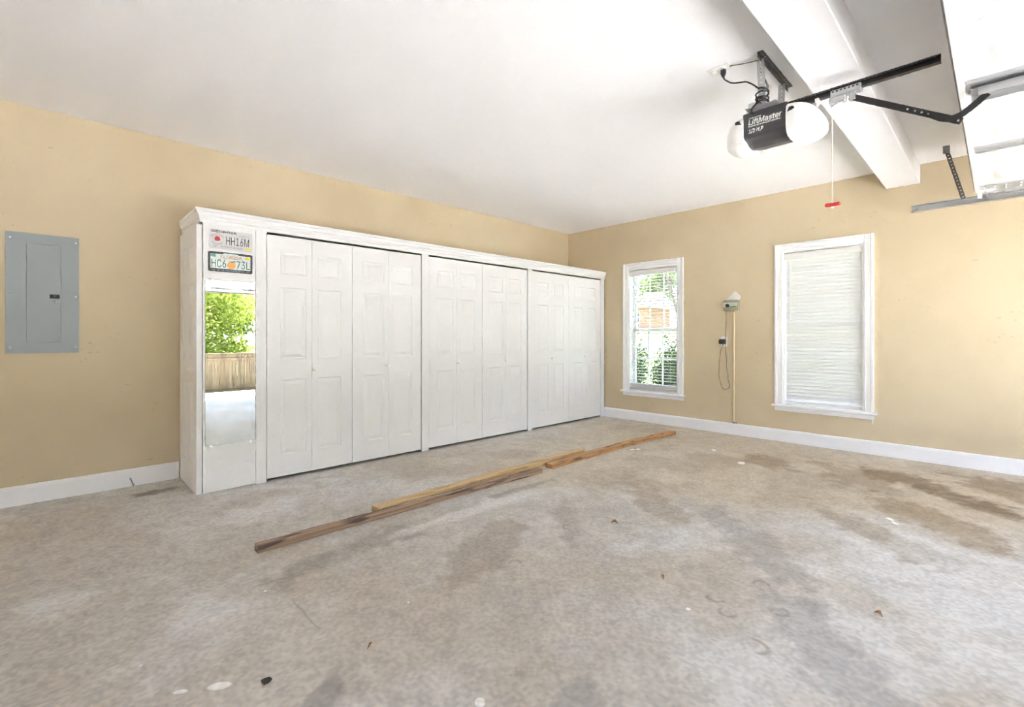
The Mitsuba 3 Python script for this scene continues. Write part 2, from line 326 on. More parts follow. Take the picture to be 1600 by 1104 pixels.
# ---------------------------------------------------------------- windows with blinds
SLAT = None
def slat_mesh(L, w=.050):
    a = np.linspace(-1, 1, 6); x = a * w / 2; z = .0048 * (1 - a * a)
    pts = list(zip(x, z)) + list(zip(x[::-1], z[::-1] - .0028))
    return profile_y(pts, -L / 2, L / 2)
def window(n, W, label, tilt, z_low, pitch, stack):
    y0, y1, z0, z1 = W
    w = struct(f'window_{n}', None, None, label)
    ym = (y0 + y1) / 2
    part(w, 'jamb', cat(bx(XW - .002, XW + .15, y0 - .001, y0 + .012, z0, z1), bx(XW - .002, XW + .15, y1 - .012, y1 + .001, z0, z1), bx(XW - .002, XW + .15, y0, y1, z1 - .012, z1 + .001), bx(XW, XW + .15, y0, y1, z0 - .03, z0 + .008)), 'm_trim')
    prof = [(0, 0), (0, -.012), (.018, -.018), (.022, -.013), (.060, -.017), (.066, -.024), (.086, -.024), (.086, 0)]  # outward from the opening, thickness into the room
    part(w, 'casing', profile_z([(XW + b, y0 - a) for a, b in prof], .425, z1 + .086), 'm_trim')
    part(w, 'casing', profile_z([(XW + b, y1 + a) for a, b in prof], .425, z1 + .086), 'm_trim')
    part(w, 'casing', axes(earc(Polygon([(a, -b) for a, b in prof]), y1 - y0), (0, 0, 1), (-1, 0, 0), (0, -1, 0), (XW, y1, z1)), 'm_trim')
    part(w, 'sill', cat(bx(XW - .055, XW + .03, y0 - .115, y1 + .115, .400, .425, .005)), 'm_trim')
    part(w, 'apron', profile_y([(XW, .352), (XW - .018, .352), (XW - .018, .392), (XW - .024, .400), (XW, .400)], y0 - .086, y1 + .086), 'm_trim')
    xs = XW + .085
    zm = 1.285
    for (xa, za, zb, nm) in ((xs + .03, zm - .02, z1 - .012, 'upper'), (xs, z0 + .008, zm + .022, 'lower')):
        ya, yb = y0 + .014, y1 - .014
        rail = .045 if nm == 'upper' else .075
        top = .045
        st = .042
        fr = sbox(ya, za, yb, zb).difference(sbox(ya + st, za + (.04 if nm == 'upper' else rail), yb - st, zb - (.045 if nm == 'upper' else .04)))
        part(w, 'sash', on_x(fr, xa, .028), 'm_trim')
        zlo, zhi = za + (.04 if nm == 'upper' else rail), zb - (.045 if nm == 'upper' else .04)
        part(w, 'pane', trimesh.Trimesh([(xa + .014, ya + st, zlo), (xa + .014, yb - st, zlo), (xa + .014, yb - st, zhi), (xa + .014, ya + st, zhi)], [[0, 1, 2], [0, 2, 3]], process=False), 'm_glass')
        for k in (1, 2):
            yy = ya + st + (yb - ya - 2 * st) * k / 3
            part(w, 'muntin', bx(xa + .004, xa + .022, yy - .009, yy + .009, zlo, zhi, .003), 'm_trim')
        zz = (zlo + zhi) / 2
        part(w, 'muntin', bx(xa + .005, xa + .021, ya + st, yb - st, zz - .009, zz + .009, .003), 'm_trim')
    # the blind
    b = thing('window_blind', *(('white slatted blind with its slats open, in the window beside the closets', 'blind') if n == 1 else ('white slatted blind closed over the window nearest the garage door', 'blind')))
    xb = XW + .034
    ya, yb = y0 + .016, y1 - .016
    part(b, 'headrail', bx(xb - .028, xb + .03, ya, yb, z1 - .062, z1 - .018, .002), 'm_blind')
    vr = [(xb - .042, z1 - .085), (xb - .032, z1 - .085), (xb - .030, z1 - .022), (xb - .040, z1 - .018), (xb - .046, z1 - .03)]
    dz = -.0075 if n == 2 else .0
    v = profile_y(vr, ya - .002, yb + .002)
    v.vertices[:, 2] += (v.vertices[:, 1] - ya) / (yb - ya) * -.010
    part(b, 'valance', v, 'm_blind')
    sl = mikit.ply(slat_mesh(yb - ya - .006), 'm_blind', smooth=35)
    rng = np.random.default_rng(50 + n)
    z = z1 - .095; zs = []
    while z > z_low + .02: zs.append(z); z -= pitch
    for z in zs:
        t = tilt + rng.normal(0, 2.2 if n == 2 else .8)
        part(b, 'slat', sl, 'm_blind', M=T().translate([xb, ym, z]).rotate([1, 0, 0], rng.normal(0, .12)).rotate([0, 1, 0], t))
    for k in range(stack):
        part(b, 'slat', sl, 'm_blind', M=T().translate([xb + rng.normal(0, .002), ym, z0 + .036 + k * .0056]).rotate([0, 1, 0], rng.normal(0, 1.0)))
    zr = z_low - .005 if stack == 0 else z0 + .020
    part(b, 'bottom_rail', bx(xb - .025, xb + .025, ya, yb, zr - .009, zr + .009, .004), 'm_blind')
    for yy in ((y0 + .12, ym, y1 - .12) if n == 2 else (y0 + .13, y1 - .13)):
        for xo in (-.027, .027):
            part(b, 'ladder_cord', cyl((xb + xo, yy, zr), (xb + xo, yy, z1 - .05), .0011, 5), 'm_cord')
    part(b, 'tilt_wand', cyl((xb - .040, y1 - .075, z1 - .10), (xb - .042, y1 - .074, z1 - .78), .0042, 8), 'm_plate_white')
    part(b, 'lift_cord', cyl((xb - .038, y0 + .03, z1 - .08), (xb - .036, y0 + .032, z1 - .78), .0016, 6), 'm_cord')
    return w
window(1, W1, 'double-hung window with open blind', 4.0, .56, .041, 14)
window(2, W2, 'double-hung window with closed blind', 60.0, .470, .0385, 0)

# ---------------------------------------------------------------- closets with bifold doors
clo = thing('closet_row', 'long white closet row with three pairs of panelled bifold doors', 'closet')
def sh(m):
    m = m.copy(); m.vertices[:, 1] += -0.0105 * (m.vertices[:, 0] - 0.8); return m
RP = [(.004, .004), (.012, .007), (.020, .007), (.042, .0015)]
ROWS = [(.177, .806), (.975, 1.581), (1.691, 1.876)]
def knob(parent, o, axis):
    part(parent, 'knob', lathe([(0, 0), (.008, 0), (.0085, .010), (.0165, .020), (.017, .026), (.013, .032), (0, .034)], o, axis, 16), 'm_knob', True)
BAYS = [(1.272, 2.003, 2.007, 2.746), (2.845, 3.572, 3.577, 4.312), (4.404, 5.130, 5.135, 5.862)]
kpos = [1.649, 2.360, 3.218, 3.934, 4.775, 5.491]
for bi, (a0, a1, c0, c1) in enumerate(BAYS):
    for di, (x0, x1) in enumerate(((a0, a1), (c0, c1))):
        d = unique(clo + '__bifold_door')
        labels[d] = {}
        hw = (x1 - x0) / 2 - .001
        for li in (0, 1):
            xs = [(.104, hw - .046)] if li == 0 else [(.046, hw - .104)]
            m = panel_slab(hw, 2.008, .030, xs, ROWS, RP)
            m.apply_translation([x0 + li * (hw + .002), 4.195 + .003, .024])
            part(d, 'leaf', sh(m), 'm_white')
        kx = kpos[bi * 2 + di]
        knob(d, (kx, cy(kx) + .003, .906), (0, -1, 0))
for k in [k for k in labels if k.startswith(clo + '__bifold_door')]:
    labels.pop(k)
part(clo, 'stile', sh(bx(1.186, 1.266, 4.195 - .006, 4.195 + .014, 0, 2.062, .002)), 'm_white')
part(clo, 'stile', sh(bx(2.754, 2.838, 4.195 - .006, 4.195 + .014, 0, 2.062, .002)), 'm_white')
part(clo, 'stile', sh(bx(4.320, 4.397, 4.195 - .006, 4.195 + .014, 0, 2.062, .002)), 'm_white')
part(clo, 'stile', sh(bx(5.870, 5.951, 4.195 - .006, 4.195 + .014, 0, 2.062, .002)), 'm_white')
part(clo, 'front_panel', sh(bx(.826, 1.186, 4.195, 4.195 + .018, .004, 2.062, .002)), 'm_white')
part(clo, 'edge_strip', sh(bx(.823, .836, 4.195 - .004, 4.195 + .018, .004, 2.062, .001)), 'm_white')
part(clo, 'head_board', sh(bx(1.186, 5.955, 4.195 - .006, 4.195 + .014, 2.050, 2.075, .001)), 'm_white')
cprof = [(0.014, 2.052), (-.008, 2.052), (-.010, 2.075), (-.014, 2.082), (-.014, 2.100), (-.022, 2.112), (-.026, 2.130), (-.034, 2.138), (-.034, 2.158), (.014, 2.158)]
corn = profile_x([(4.195 + a, b) for a, b in cprof], .80, 5.966)
part(clo, 'cornice', sh(corn), 'm_white')
cs = [(0.826 - .0 + (a if a < 0 else 0.0), b) for a, b in cprof]
side = profile_y([(.806 + (a if a < 0 else .01), b) for a, b in cprof], 4.195 - .030, YW - .01)
part(clo, 'cornice', side, 'm_white')
part(clo, 'top_board', bx(.80, 5.955, 4.19, YW - .002, 2.128, 2.150), 'm_white')
for x in (2.796, 4.358): part(clo, 'partition', bx(x - .009, x + .009, 4.22, YW - .002, 0.002, 2.12), 'm_white')
# side made of a panelled door slab on edge
sd = panel_slab(.620, 2.035, .036, [(.10, .27), (.35, .52)], [(.20, .83), (1.0, 1.60), (1.715, 1.90)], RP)
sd = axes(sd, (0, -1, 0), (1, 0, 0), (0, 0, 1), (.783, 4.822, .004))
sp = part(clo, 'side_panel', sd, 'm_white')
knob(sp, (.783, 4.36, .935), (-1, 0, 0))
part(clo, 'floor_bracket', bx(1.272, 1.335, cy(1.3) - .004, cy(1.3) + .03, .0015, .006, .001), 'm_galv')

# mirror on the front panel
mir = thing('wall_mirror', 'frameless tall mirror on the white closet end below the licence plates', 'mirror')
part(mir, 'glass', bx(.838, 1.183, cy(1) - .0045, cy(1) - .0005, .360, 1.628), 'm_mirror')
part(mir, 'edge', bx(.8372, 1.1838, cy(1) - .0035, cy(1) - .0004, .3592, 1.6288), 'm_galv_dull')
for x, z in ((.872, 1.630), (1.148, 1.630), (.872, .358), (1.148, .358)):
    part(mir, 'clip', lathe([(0, .008), (.009, .007), (.011, 0), (.011, -.004)], (x, cy(1) - .001, z + (.002 if z > 1 else -.002)), (0, -1, 0), 12), 'm_plate_white', 40)

# licence plates
def plate_lettering(parent, name, s, x, z, h, mat, width=None, bold=True, slant=0, y=None, d=.0008):
    m = text(s, h, d, bold, width, slant)
    part(parent, name, axes(m, (1, 0, 0), (0, 0, 1), (0, -1, 0), (x, y, z)), mat)
def arc_text(s, cx, cz, r, a0, a1, h, y, up=True):
    ms = []
    n = len(s)
    for i, ch in enumerate(s):
        if ch == ' ': continue
        a = math.radians(a0 + (a1 - a0) * (i + .5) / n)
        m = text(ch, h, .0008, True); m.vertices[:, 0] -= m.vertices[:, 0].max() / 2
        m.vertices[:, 1] -= h / 2
        t = a - math.pi / 2 if up else a + math.pi / 2
        c, s_ = math.cos(t), math.sin(t)
        v = m.vertices[:, :2].copy(); m.vertices[:, 0] = v[:, 0] * c - v[:, 1] * s_ + cx + r * math.cos(a); m.vertices[:, 1] = v[:, 0] * s_ + v[:, 1] * c + cz + r * math.sin(a)
        ms.append(m)
    return axes(cat(*ms), (1, 0, 0), (0, 0, 1), (0, -1, 0), (0, y, 0))
yp = cy(1.0) - .0012
g = thing('license_plate', 'pale grey licence plate with a red apple, upper of the two plates', 'license plate')
gx, gz = .864, 1.866
rr = rrect(gx, gx + .298, gz, gz + .150, .010)
part(g, 'plate', on_y(rr, yp, .0015), 'm_plate_silver')
yl = yp - .0015
plate_lettering(g, 'lettering', 'GEORGIA', gx + .012, gz + .127, .016, 'm_ink', .175, True, 0, yl)
plate_lettering(g, 'lettering', 'HH16M', gx + .112, gz + .040, .062, 'm_ink', .162, False, 0, yl)
plate_lettering(g, 'lettering', 'SUPPORT EDUCATION', gx + .078, gz + .016, .0105, 'm_ink_grey', .148, True, 0, yl)
plate_lettering(g, 'lettering', 'JUL', gx + .024, gz + .014, .013, 'm_ink_grey', .028, True, 0, yl)
part(g, 'lettering', arc_text('EDUCATORS', gx + .054, gz + .066, .046, 150, 30, .013, yl), 'm_ink_pink')
part(g, 'lettering', arc_text('MAKE A DIFFERENCE', gx + .054, gz + .072, .036, 205, 335, .009, yl, False), 'm_ink_grey')
ap = unary_union([disc(gx + .047, gz + .076, .013, .016), disc(gx + .060, gz + .076, .013, .016)])
part(g, 'apple', on_y(ap, yl, .0012), 'm_ink_red')
part(g, 'apple_stem', on_y(Polygon([(gx + .053, gz + .09), (gx + .049, gz + .099), (gx + .052, gz + .1), (gx + .056, gz + .09)]), yl, .0012), 'm_ink')
part(g, 'apple_leaf', on_y(Polygon([(gx + .054, gz + .092), (gx + .062, gz + .096), (gx + .068, gz + .093), (gx + .060, gz + .090)]), yl, .0012), 'm_leafgreen')
part(g, 'sticker', on_y(rrect(gx + .248, gx + .286, gz + .014, gz + .032, .003), yl, .0008), 'm_yellow')
plate_lettering(g, 'lettering', '09', gx + .259, gz + .018, .010, 'm_ink_grey', .016, True, 0, yl - .0008, .0004)
part(g, 'county_strip', on_y(sbox(gx + .20, gz + .118, gx + .28, gz + .122), yl, .0006), 'm_ink_grey')
f = thing('license_plate', 'licence plate with an orange fruit in a black frame, lower of the two plates', 'license plate')
fx, fz = .856, 1.692
outer = rrect(fx, fx + .306, fz, fz + .152, .012)
inn = unary_union([rrect(fx + .014, fx + .292, fz + .024, fz + .136, .004), sbox(fx + .100, fz + .12, fx + .206, fz + .145)])
part(f, 'plate', on_y(rrect(fx + .004, fx + .302, fz + .004, fz + .148, .010), yp, .0015), 'm_plate_mint')
part(f, 'frame', on_y(outer.difference(inn), yp - .0005, .005), 'm_housing')
plate_lettering(f, 'lettering', 'HC6', fx + .022, fz + .034, .060, 'm_ink_green', .098, False, 0, yl)
plate_lettering(f, 'lettering', '73L', fx + .194, fz + .034, .060, 'm_ink_green', .092, False, 0, yl)
plate_lettering(f, 'lettering', 'FLORIDA', fx + .083, fz + .104, .024, 'm_ink_orange', .150, True, 0, yl)
part(f, 'orange_fruit', on_y(disc(fx + .157, fz + .056, .031, .029), yl, .0012), 'm_orange')
part(f, 'fruit_leaf', on_y(Polygon([(fx + .140, fz + .088), (fx + .158, fz + .084), (fx + .178, fz + .092), (fx + .190, fz + .086), (fx + .176, fz + .081), (fx + .157, fz + .079)]), yl, .0014), 'm_leafgreen')
part(f, 'sticker', on_y(sbox(fx + .018, fz + .112, fx + .052, fz + .134), yl, .0008), 'm_sticker')
part(f, 'sticker', on_y(Polygon([(fx + .250, fz + .118), (fx + .262, fz + .132), (fx + .287, fz + .130), (fx + .285, fz + .112), (fx + .268, fz + .108)]), yl, .0008), 'm_yellow')
plate_lettering(f, 'frame_lettering', 'SUNCOAST', fx + .085, fz + .006, .013, 'm_ink_blue', .135, True, 0, yp - .0055)
for x in (.066, .236):
    st = [(fx + x + (.006 if i % 2 == 0 else .0025) * math.cos(math.pi / 2 + i * math.pi / 5), fz + .012 + (.006 if i % 2 == 0 else .0025) * math.sin(math.pi / 2 + i * math.pi / 5)) for i in range(10)]
    part(f, 'frame_star', on_y(Polygon(st), yp - .0055, .0006), 'm_ink_white')
for x in (.036, .270):
    part(f, 'frame_ring', on_y(disc(fx + x, fz + .012, .009, .006).difference(disc(fx + x, fz + .012, .006, .0035)), yp - .0055, .0006), 'm_ink_grey')

# ---------------------------------------------------------------- breaker panel and cable stub
e = thing('breaker_panel', 'grey steel breaker panel flush on the tan wall', 'electrical panel')
px0, px1, pz0, pz1 = -.228, .152, 1.073, 1.930
part(e, 'cover', on_y(sbox(px0, pz0, px1, pz1).difference(sbox(-.126, 1.146, .055, 1.858)), YW, .012), 'm_panel_grey')
part(e, 'cover_edge', bx(px0, px1, YW - .006, YW, pz0, pz1), 'm_panel_grey')
pd = part(e, 'door', bx(-.1245, .0535, YW - .014, YW - .005, 1.1475, 1.8565, .0015), 'm_panel_grey')
la = part(pd, 'latch', bx(-.006, .047, YW - .0175, YW - .013, 1.470, 1.499, .002), 'm_black')
part(pd, 'latch_slider', bx(.012, .026, YW - .021, YW - .017, 1.474, 1.495, .002), 'm_housing')
for z in (1.205, 1.475, 1.79): part(pd, 'hinge', cat(cyl((-.1255, YW - .014, z - .013), (-.1255, YW - .014, z + .013), .0035, 8), bx(-.125, -.115, YW - .0155, YW - .0135, z - .011, z + .011)), 'm_panel_grey')
for x in (-.205, .134):
    for z in (1.113, 1.49, 1.89): part(e, 'screw', lathe([(0, .004), (.005, .003), (.0062, 0)], (x, YW - .012, z), (0, -1, 0), 12), 'm_screw', 40)
part(e, 'knockout', lathe([(0, .0006), (.009, .0006), (.0095, 0)], (.024, YW - .014, 1.447), (0, -1, 0), 18), 'm_panel_grey')
single('cable_stub', tube(spline([(.452, YW - .014, .066), (.453, YW - .028, .064), (.458, YW - .036, .05), (.468, YW - .038, .022), (.476, YW - .036, .005)]), .005, 8), 'm_ink_grey', 'short grey cable end sticking out of the baseboard left of the closets', 'cable', smooth=True)

# ---------------------------------------------------------------- irrigation timer, outlet, pipe on the window wall
t = thing('irrigation_timer', 'small beige timer box with a black dial between the two windows', 'timer')
xt = XW - .045
part(t, 'body', bx(xt, XW - .0005, 2.190, 2.372, 1.512, 1.634, .005), 'm_timer')
part(t, 'face', bx(xt - .002, xt + .002, 2.205, 2.366, 1.552, 1.604), 'm_timer_face')
part(t, 'green_strip', bx(xt - .003, xt + .002, 2.215, 2.300, 1.550, 1.562), 'm_timer_green')
part(t, 'dial', lathe([(0, .014), (.019, .013), (.022, 0)], (xt - .002, 2.318, 1.570), (-1, 0, 0), 20), 'm_black', 40)
for y in np.linspace(2.205, 2.345, 9): part(t, 'button', bx(xt - .003, xt + .001, y - .005, y + .005, 1.611, 1.624, .001), 'm_ink_grey')
pc = Polygon([(2.352, 1.634), (2.245, 1.748), (2.170, 1.676), (2.198, 1.634), (2.24, 1.60), (2.33, 1.61)])
single('paper_card', on_x(pc, XW - .006, .002), 'm_paper', 'white paper card tucked behind the timer box', 'card')
o = thing('wall_outlet', 'white outlet plate on the tan wall below the timer', 'outlet')
oy0, oy1, oz0, oz1 = 2.337, 2.412, 1.070, 1.192
part(o, 'plate', bx(XW - .006, XW - .0003, oy0, oy1, oz0, oz1, .003), 'm_plate_white')
for z in (1.098, 1.152): part(o, 'socket', bx(XW - .008, XW - .005, 2.358, 2.392, z - .014, z + .014, .004), 'm_plate_white')
a = thing('power_adapter', 'black plug-in power adapter on the outlet with its cord looping down', 'adapter')
part(a, 'body', bx(XW - .050, XW - .008, 2.345, 2.425, 1.102, 1.162, .008), 'm_black')
part(a, 'strain_relief', cyl((XW - .03, 2.378, 1.104), (XW - .03, 2.378, 1.082), .005, 8), 'm_black')
Q = [(2.378, 1.084), (2.40, 1.05), (2.415, 1.0), (2.425, .93), (2.435, .86), (2.432, .79), (2.437, .74), (2.43, .68), (2.41, .60), (2.385, .545), (2.345, .548), (2.312, .57), (2.31, .62), (2.327, .66), (2.325, .72), (2.335, .78), (2.345, .82), (2.342, .88), (2.342, .93), (2.358, 1.0), (2.352, 1.07), (2.352, 1.14), (2.352, 1.19), (2.355, 1.24), (2.352, 1.32), (2.350, 1.42), (2.351, 1.52)]
part(a, 'cord', tube(spline([(XW - .008, y, z) if z < 1.06 or z > 1.2 else (XW - (.03 if y > 2.37 else .012), y, z) for y, z in Q], 4), .0028, 6), 'm_wire', True)
p_ = thing('conduit_pipe', 'thin tan plastic pipe running up the wall from the baseboard to the timer', 'pipe')
part(p_, 'tube', cyl((XW - .0115, 2.256, .150), (XW - .0115, 2.252, 1.492), .0105, 12), 'm_pipe', 60)
part(p_, 'wires', tube(spline([(XW - .0115, 2.252, 1.492), (XW - .012, 2.256, 1.503), (XW - .012, 2.28, 1.497), (XW - .012, 2.31, 1.50), (XW - .012, 2.33, 1.513)]), .002, 6), 'm_wire')
part(p_, 'end_clip', bx(XW - .022, XW - .0005, 2.247, 2.265, .139, .152, .002), 'm_black')
part(p_, 'end_clip', bx(XW - .014, XW - .0005, 2.222, 2.236, .139, .149, .002), 'm_black')

# ---------------------------------------------------------------- garage door, open overhead
gd = thing('garage_door', 'white steel sectional garage door rolled up overhead', 'garage door')
GX0, GX1 = .80, 5.41
STX = [.90, 2.02, 3.11, 4.19, 5.32]
HW = [.075, .045, .07, .055, .085]
pan = []
for i in range(4):
    a0, a1 = STX[i] + HW[i] + .05, STX[i + 1] - HW[i + 1] - .05
    w_ = (a1 - a0 - .13) / 2
    pan += [(a0 - GX0, a0 + w_ - GX0), (a1 - w_ - GX0, a1 - GX0)]
SEC = .535
DP = [(.008, .004), (.022, .011), (.030, .013), (.060, .009), (.075, .008)]
sec = panel_slab(GX1 - GX0, SEC - .004, .040, pan, [(.075, SEC - .075)], DP)
secd = mikit.ply(sec, 'm_door_steel')
zf = 2.372
start = np.array([.138, zf]); secs = []
dirs = [(-1, 0), (-1, 0), (-1, 0), (-.78, -.625)]
pos = start.copy()
for d in dirs:
    d = np.array(d) / np.hypot(*d); secs.append((pos.copy(), d)); pos = pos + d * SEC
for (p0, d) in secs:
    # local x -> world x, local z (up the section) -> along d, local -y (face) -> room side (down)
    n = np.array([d[1], -d[0]])           # perpendicular of d
    if n[1] < 0: n = -n
    M = np.eye(4); M[:3, 0] = (1, 0, 0); M[:3, 2] = (0, d[0], d[1]); M[:3, 1] = (0, n[0], n[1]); M[:3, 3] = (GX0, p0[0], p0[1])
    W_ = T(M.tolist())
    if np.linalg.det(M[:3, :3]) < 0:
        pass
    s = part(gd, 'section', secd, 'm_door_steel', M=W_)
    for x, h in zip(STX, HW):
        c = cat(bx(x - h - GX0, x + h - GX0, -.004, 0.001, .03, SEC - .03, .0015),
                bx(x - h - GX0, x - h + .016 - GX0, -.016, 0, .03, SEC - .03, .002), bx(x + h - .016 - GX0, x + h - GX0, -.016, 0, .03, SEC - .03, .002)) if h < .08 else \
            cat(bx(x - h - GX0, x + h - GX0, -.010, 0.001, .02, SEC - .03, .002), bx(x + h - .012 - GX0, x + h - GX0, -.03, 0, .02, SEC - .03, .002))
        part(s, 'stile', shape(c, 'm_galv'), 'm_galv', M=W_)
    lip = cat(profile_x([(-.003, -.001), (-.012, 0.0), (-.012, .018), (-.003, .024), (0.002, .024), (0.002, -.001)], 0, GX1 - GX0))
    part(s, 'edge_lip', lip, 'm_door_steel', M=W_)
    if p0[0] > 0:
        part(s, 'end_cap', bx(0, GX1 - GX0, .0, .042, -.008, 0.0, .001), 'm_galv_dull', M=W_)
        part(s, 'bolt', cat(*[lathe([(0, .006), (.006, .005), (.008, 0)], (x - GX0, -.010, z), (0, -1, 0), 8) for x in (5.27, 5.36) for z in (.05, .11, .17, .25, .31)]), 'm_screw', M=W_)
    else:
        hm = cat(*[cat(bx(x - .03 - GX0, x + .03 - GX0, -.020, -.014, -.05, .05, .002), cyl((x - .035 - GX0, -.022, 0), (x + .035 - GX0, -.022, 0), .008, 8)) for x in STX])
        part(s, 'hinge', hm, 'm_galv', M=W_)
    for xr in ((GX1 - .02 - GX0, 5.592 - GX0), (.618 - GX0, .02)):
        part(s, 'roller', cat(cyl((xr[0], -.018, .06), (xr[1], -.018, .06), .006, 8), cyl(((xr[1] if xr[1] > 1 else xr[0]) - .008, -.018, .06), ((xr[1] if xr[1] > 1 else xr[0]) + .008, -.018, .06), .021, 14)), 'm_galv_dull', M=W_)
pe, de = secs[-1][0] + secs[-1][1] * SEC, secs[-1][1]
part(gd, 'bottom_seal', axes(bx(GX0, GX1, -.004, .036, 0, .03, .006), (1, 0, 0), (0, de[1], -de[0]), (0, de[0], de[1]), (0, pe[0], pe[1])), 'm_housing')
ob = part(gd, 'operator_bracket', cat(bx(3.10, 3.20, -.16, .095, zf - .024, zf - .018, .001), bx(3.10, 3.106, -.16, .07, zf - .055, zf - .02, .001), bx(3.194, 3.20, -.16, .095, zf - .055, zf - .02, .001)), 'm_galv')
for y in (.03, 0.0, -.04, -.09): part(gd, 'bracket_bolt', lathe([(0, .006), (.006, .005), (.008, 0)], (3.15, y, zf - .024), (0, 0, -1), 8), 'm_screw')
part(gd, 'corner_bracket', cat(bx(5.33, 5.415, .03, .135, zf - .012, zf - .006, .001), bx(5.385, 5.41, .10, .125, zf - .06, zf - .008, .002)), 'm_plate_white')

g2 = thing('garage_door', 'second, narrower white garage door left half raised behind the viewer', 'garage door')
LW = 2.86
lsec = mikit.ply(panel_slab(LW, SEC - .004, .040, [(.15, .68), (.82, 1.35), (1.51, 2.04), (2.18, 2.71)], [(.075, SEC - .075)], DP), 'm_door_steel')
for (y, z, up) in ((-2.12, 1.02, 1), (-2.12, 1.555, 1), (-1.35, 2.375, 0), (-1.885, 2.375, 0)):
    M = np.eye(4)
    if up: M[:3, 0], M[:3, 1], M[:3, 2] = (-1, 0, 0), (0, -1, 0), (0, 0, 1); M[:3, 3] = (-.47, y, z)
    else: M[:3, 0], M[:3, 1], M[:3, 2] = (1, 0, 0), (0, 0, 1), (0, -1, 0); M[:3, 3] = (-3.33, y + SEC, z)
    part(g2, 'section', lsec, 'm_door_steel', M=T(M.tolist()))
part(g2, 'bottom_seal', bx(-3.33, -.47, -2.165, -2.115, .985, 1.02, .006), 'm_housing')
def perf(L, w, t, pitch, r, rot=0):
    s = sbox(0, -w / 2, L, w / 2)
    holes = [disc(x, 0, r, n=6) for x in np.arange(pitch * .7, L - pitch * .4, pitch)]
    return earc(s.difference(unary_union(holes)), t)
def strap(p0, p1, w, wdir, t=.0025, pitch=.03, r=.006):
    p0, p1 = np.array(p0, float), np.array(p1, float); d = p1 - p0; L = np.linalg.norm(d); d /= L
    wdir = np.array(wdir, float); wdir -= d * (wdir @ d); wdir /= np.linalg.norm(wdir)
    return axes(perf(L, w, t, pitch, r), d, wdir, np.cross(d, wdir), p0)
for xs, side in ((5.60, 1), (.61, -1)):
    tr = thing('door_track', 'galvanised horizontal door track hung near the window wall' if side > 0 else 'galvanised door track at the far left side of the garage door', 'door track')
    zt = 2.346
    prof = [(-.028, .029), (.022, .029), (.026, .022), (.026, -.022), (.022, -.029), (-.028, -.029), (-.028, -.026), (.020, -.026), (.023, -.020), (.023, .020), (.020, .026), (-.028, .026)]
    P = [(.56, zt), (-1.55, zt)]
    part(tr, 'rail', profile_y([(xs + side * a, zt + b) for a, b in prof], -1.50, .56), 'm_galv')
    cv = []
    for i in range(9):
        q = i / 8 * math.pi / 2; cv.append((-1.50 - .45 * math.sin(q), zt - .45 + .45 * math.cos(q)))
    cv.append((-1.95, .1))
    vs = []
    ringn = len(prof)
    V, F = [], []
    for i, (y, z) in enumerate(cv):
        q = min(i, 8) / 8 * math.pi / 2
        for a_, b_ in prof: V.append((xs + side * a_, y + b_ * math.sin(q) * -1, z + b_ * math.cos(q)))
    for i in range(len(cv) - 1):
        for j in range(ringn):
            a_, b_ = i * ringn + j, i * ringn + (j + 1) % ringn; F += [[a_, b_, b_ + ringn], [a_, b_ + ringn, a_ + ringn]]
    part(tr, 'curved_rail', trimesh.Trimesh(V, F, process=False), 'm_galv')
    part(tr, 'hanger_strap', strap((xs - side * .03, .322, HC - .03), (xs - side * .03, .215, zt + .02), .030, (0, 1, 0)), 'm_angle')
    part(tr, 'hanger_strap', strap((xs - side * .028, .336, HC - .03), (xs - side * .028, .230, zt + .02), .016, (1, 0, 0), r=.004), 'm_angle')
    part(tr, 'ceiling_foot', cat(bx(xs - side * .03 - .002, xs - side * .03 + .002, .30, .345, HC - .06, HC - .001), bx(xs - side * .03 - .03, xs - side * .03 + .03, .30, .345, HC - .004, HC - .0005)), 'm_galv_dull')
    part(tr, 'end_bolt', cat(*[lathe([(0, .004), (.006, .003), (.007, 0)], (xs - side * .0 + side * .022, y, zt), (-side, 0, 0), 8) for y in (.545, .52)]), 'm_screw')
    part(tr, 'wall_foot', bx(xs + side * .026, XW if side > 0 else xs + side * .03, -1.97, -1.93, 1.2, 1.24) if side > 0 else bx(xs - .06, xs - .026, -2.19, -1.93, 1.2, 1.24), 'm_galv')

# ---------------------------------------------------------------- opener
op = thing('garage_door_opener', 'ceiling-hung garage door opener with black housing and white lamp covers', 'garage door opener')
HP = [(3.06, 2.556), (3.06, 2.418), (3.075, 2.405), (3.115, 2.398), (3.155, 2.384), (3.20, 2.378), (3.245, 2.384), (3.285, 2.398), (3.325, 2.405), (3.34, 2.418), (3.34, 2.556)]
HY0, HY1 = .862, 1.103
hs = part(op, 'housing', profile_y(HP, HY0, HY1), 'm_housing')
def wl(s, y, z, h, width, x=3.0595, slant=0, bold=True, m='m_ink_white'):
    part(hs, 'lettering', axes(text(s, h, .0006, bold, width, slant), (0, -1, 0), (0, 0, 1), (-1, 0, 0), (x, y, z)), m)
wl('LiftMaster', 1.072, 2.482, .031, .186, slant=.15)
wl('PROFESSIONAL', 1.070, 2.467, .0085, .180, bold=True)
wl('1/2 H.P', 1.070, 2.432, .023, .082, slant=.1)
part(hs, 'lettering', on_x(sbox(1.000, 2.519, 1.068, 2.523), 3.059, .0006), 'm_ink_white')
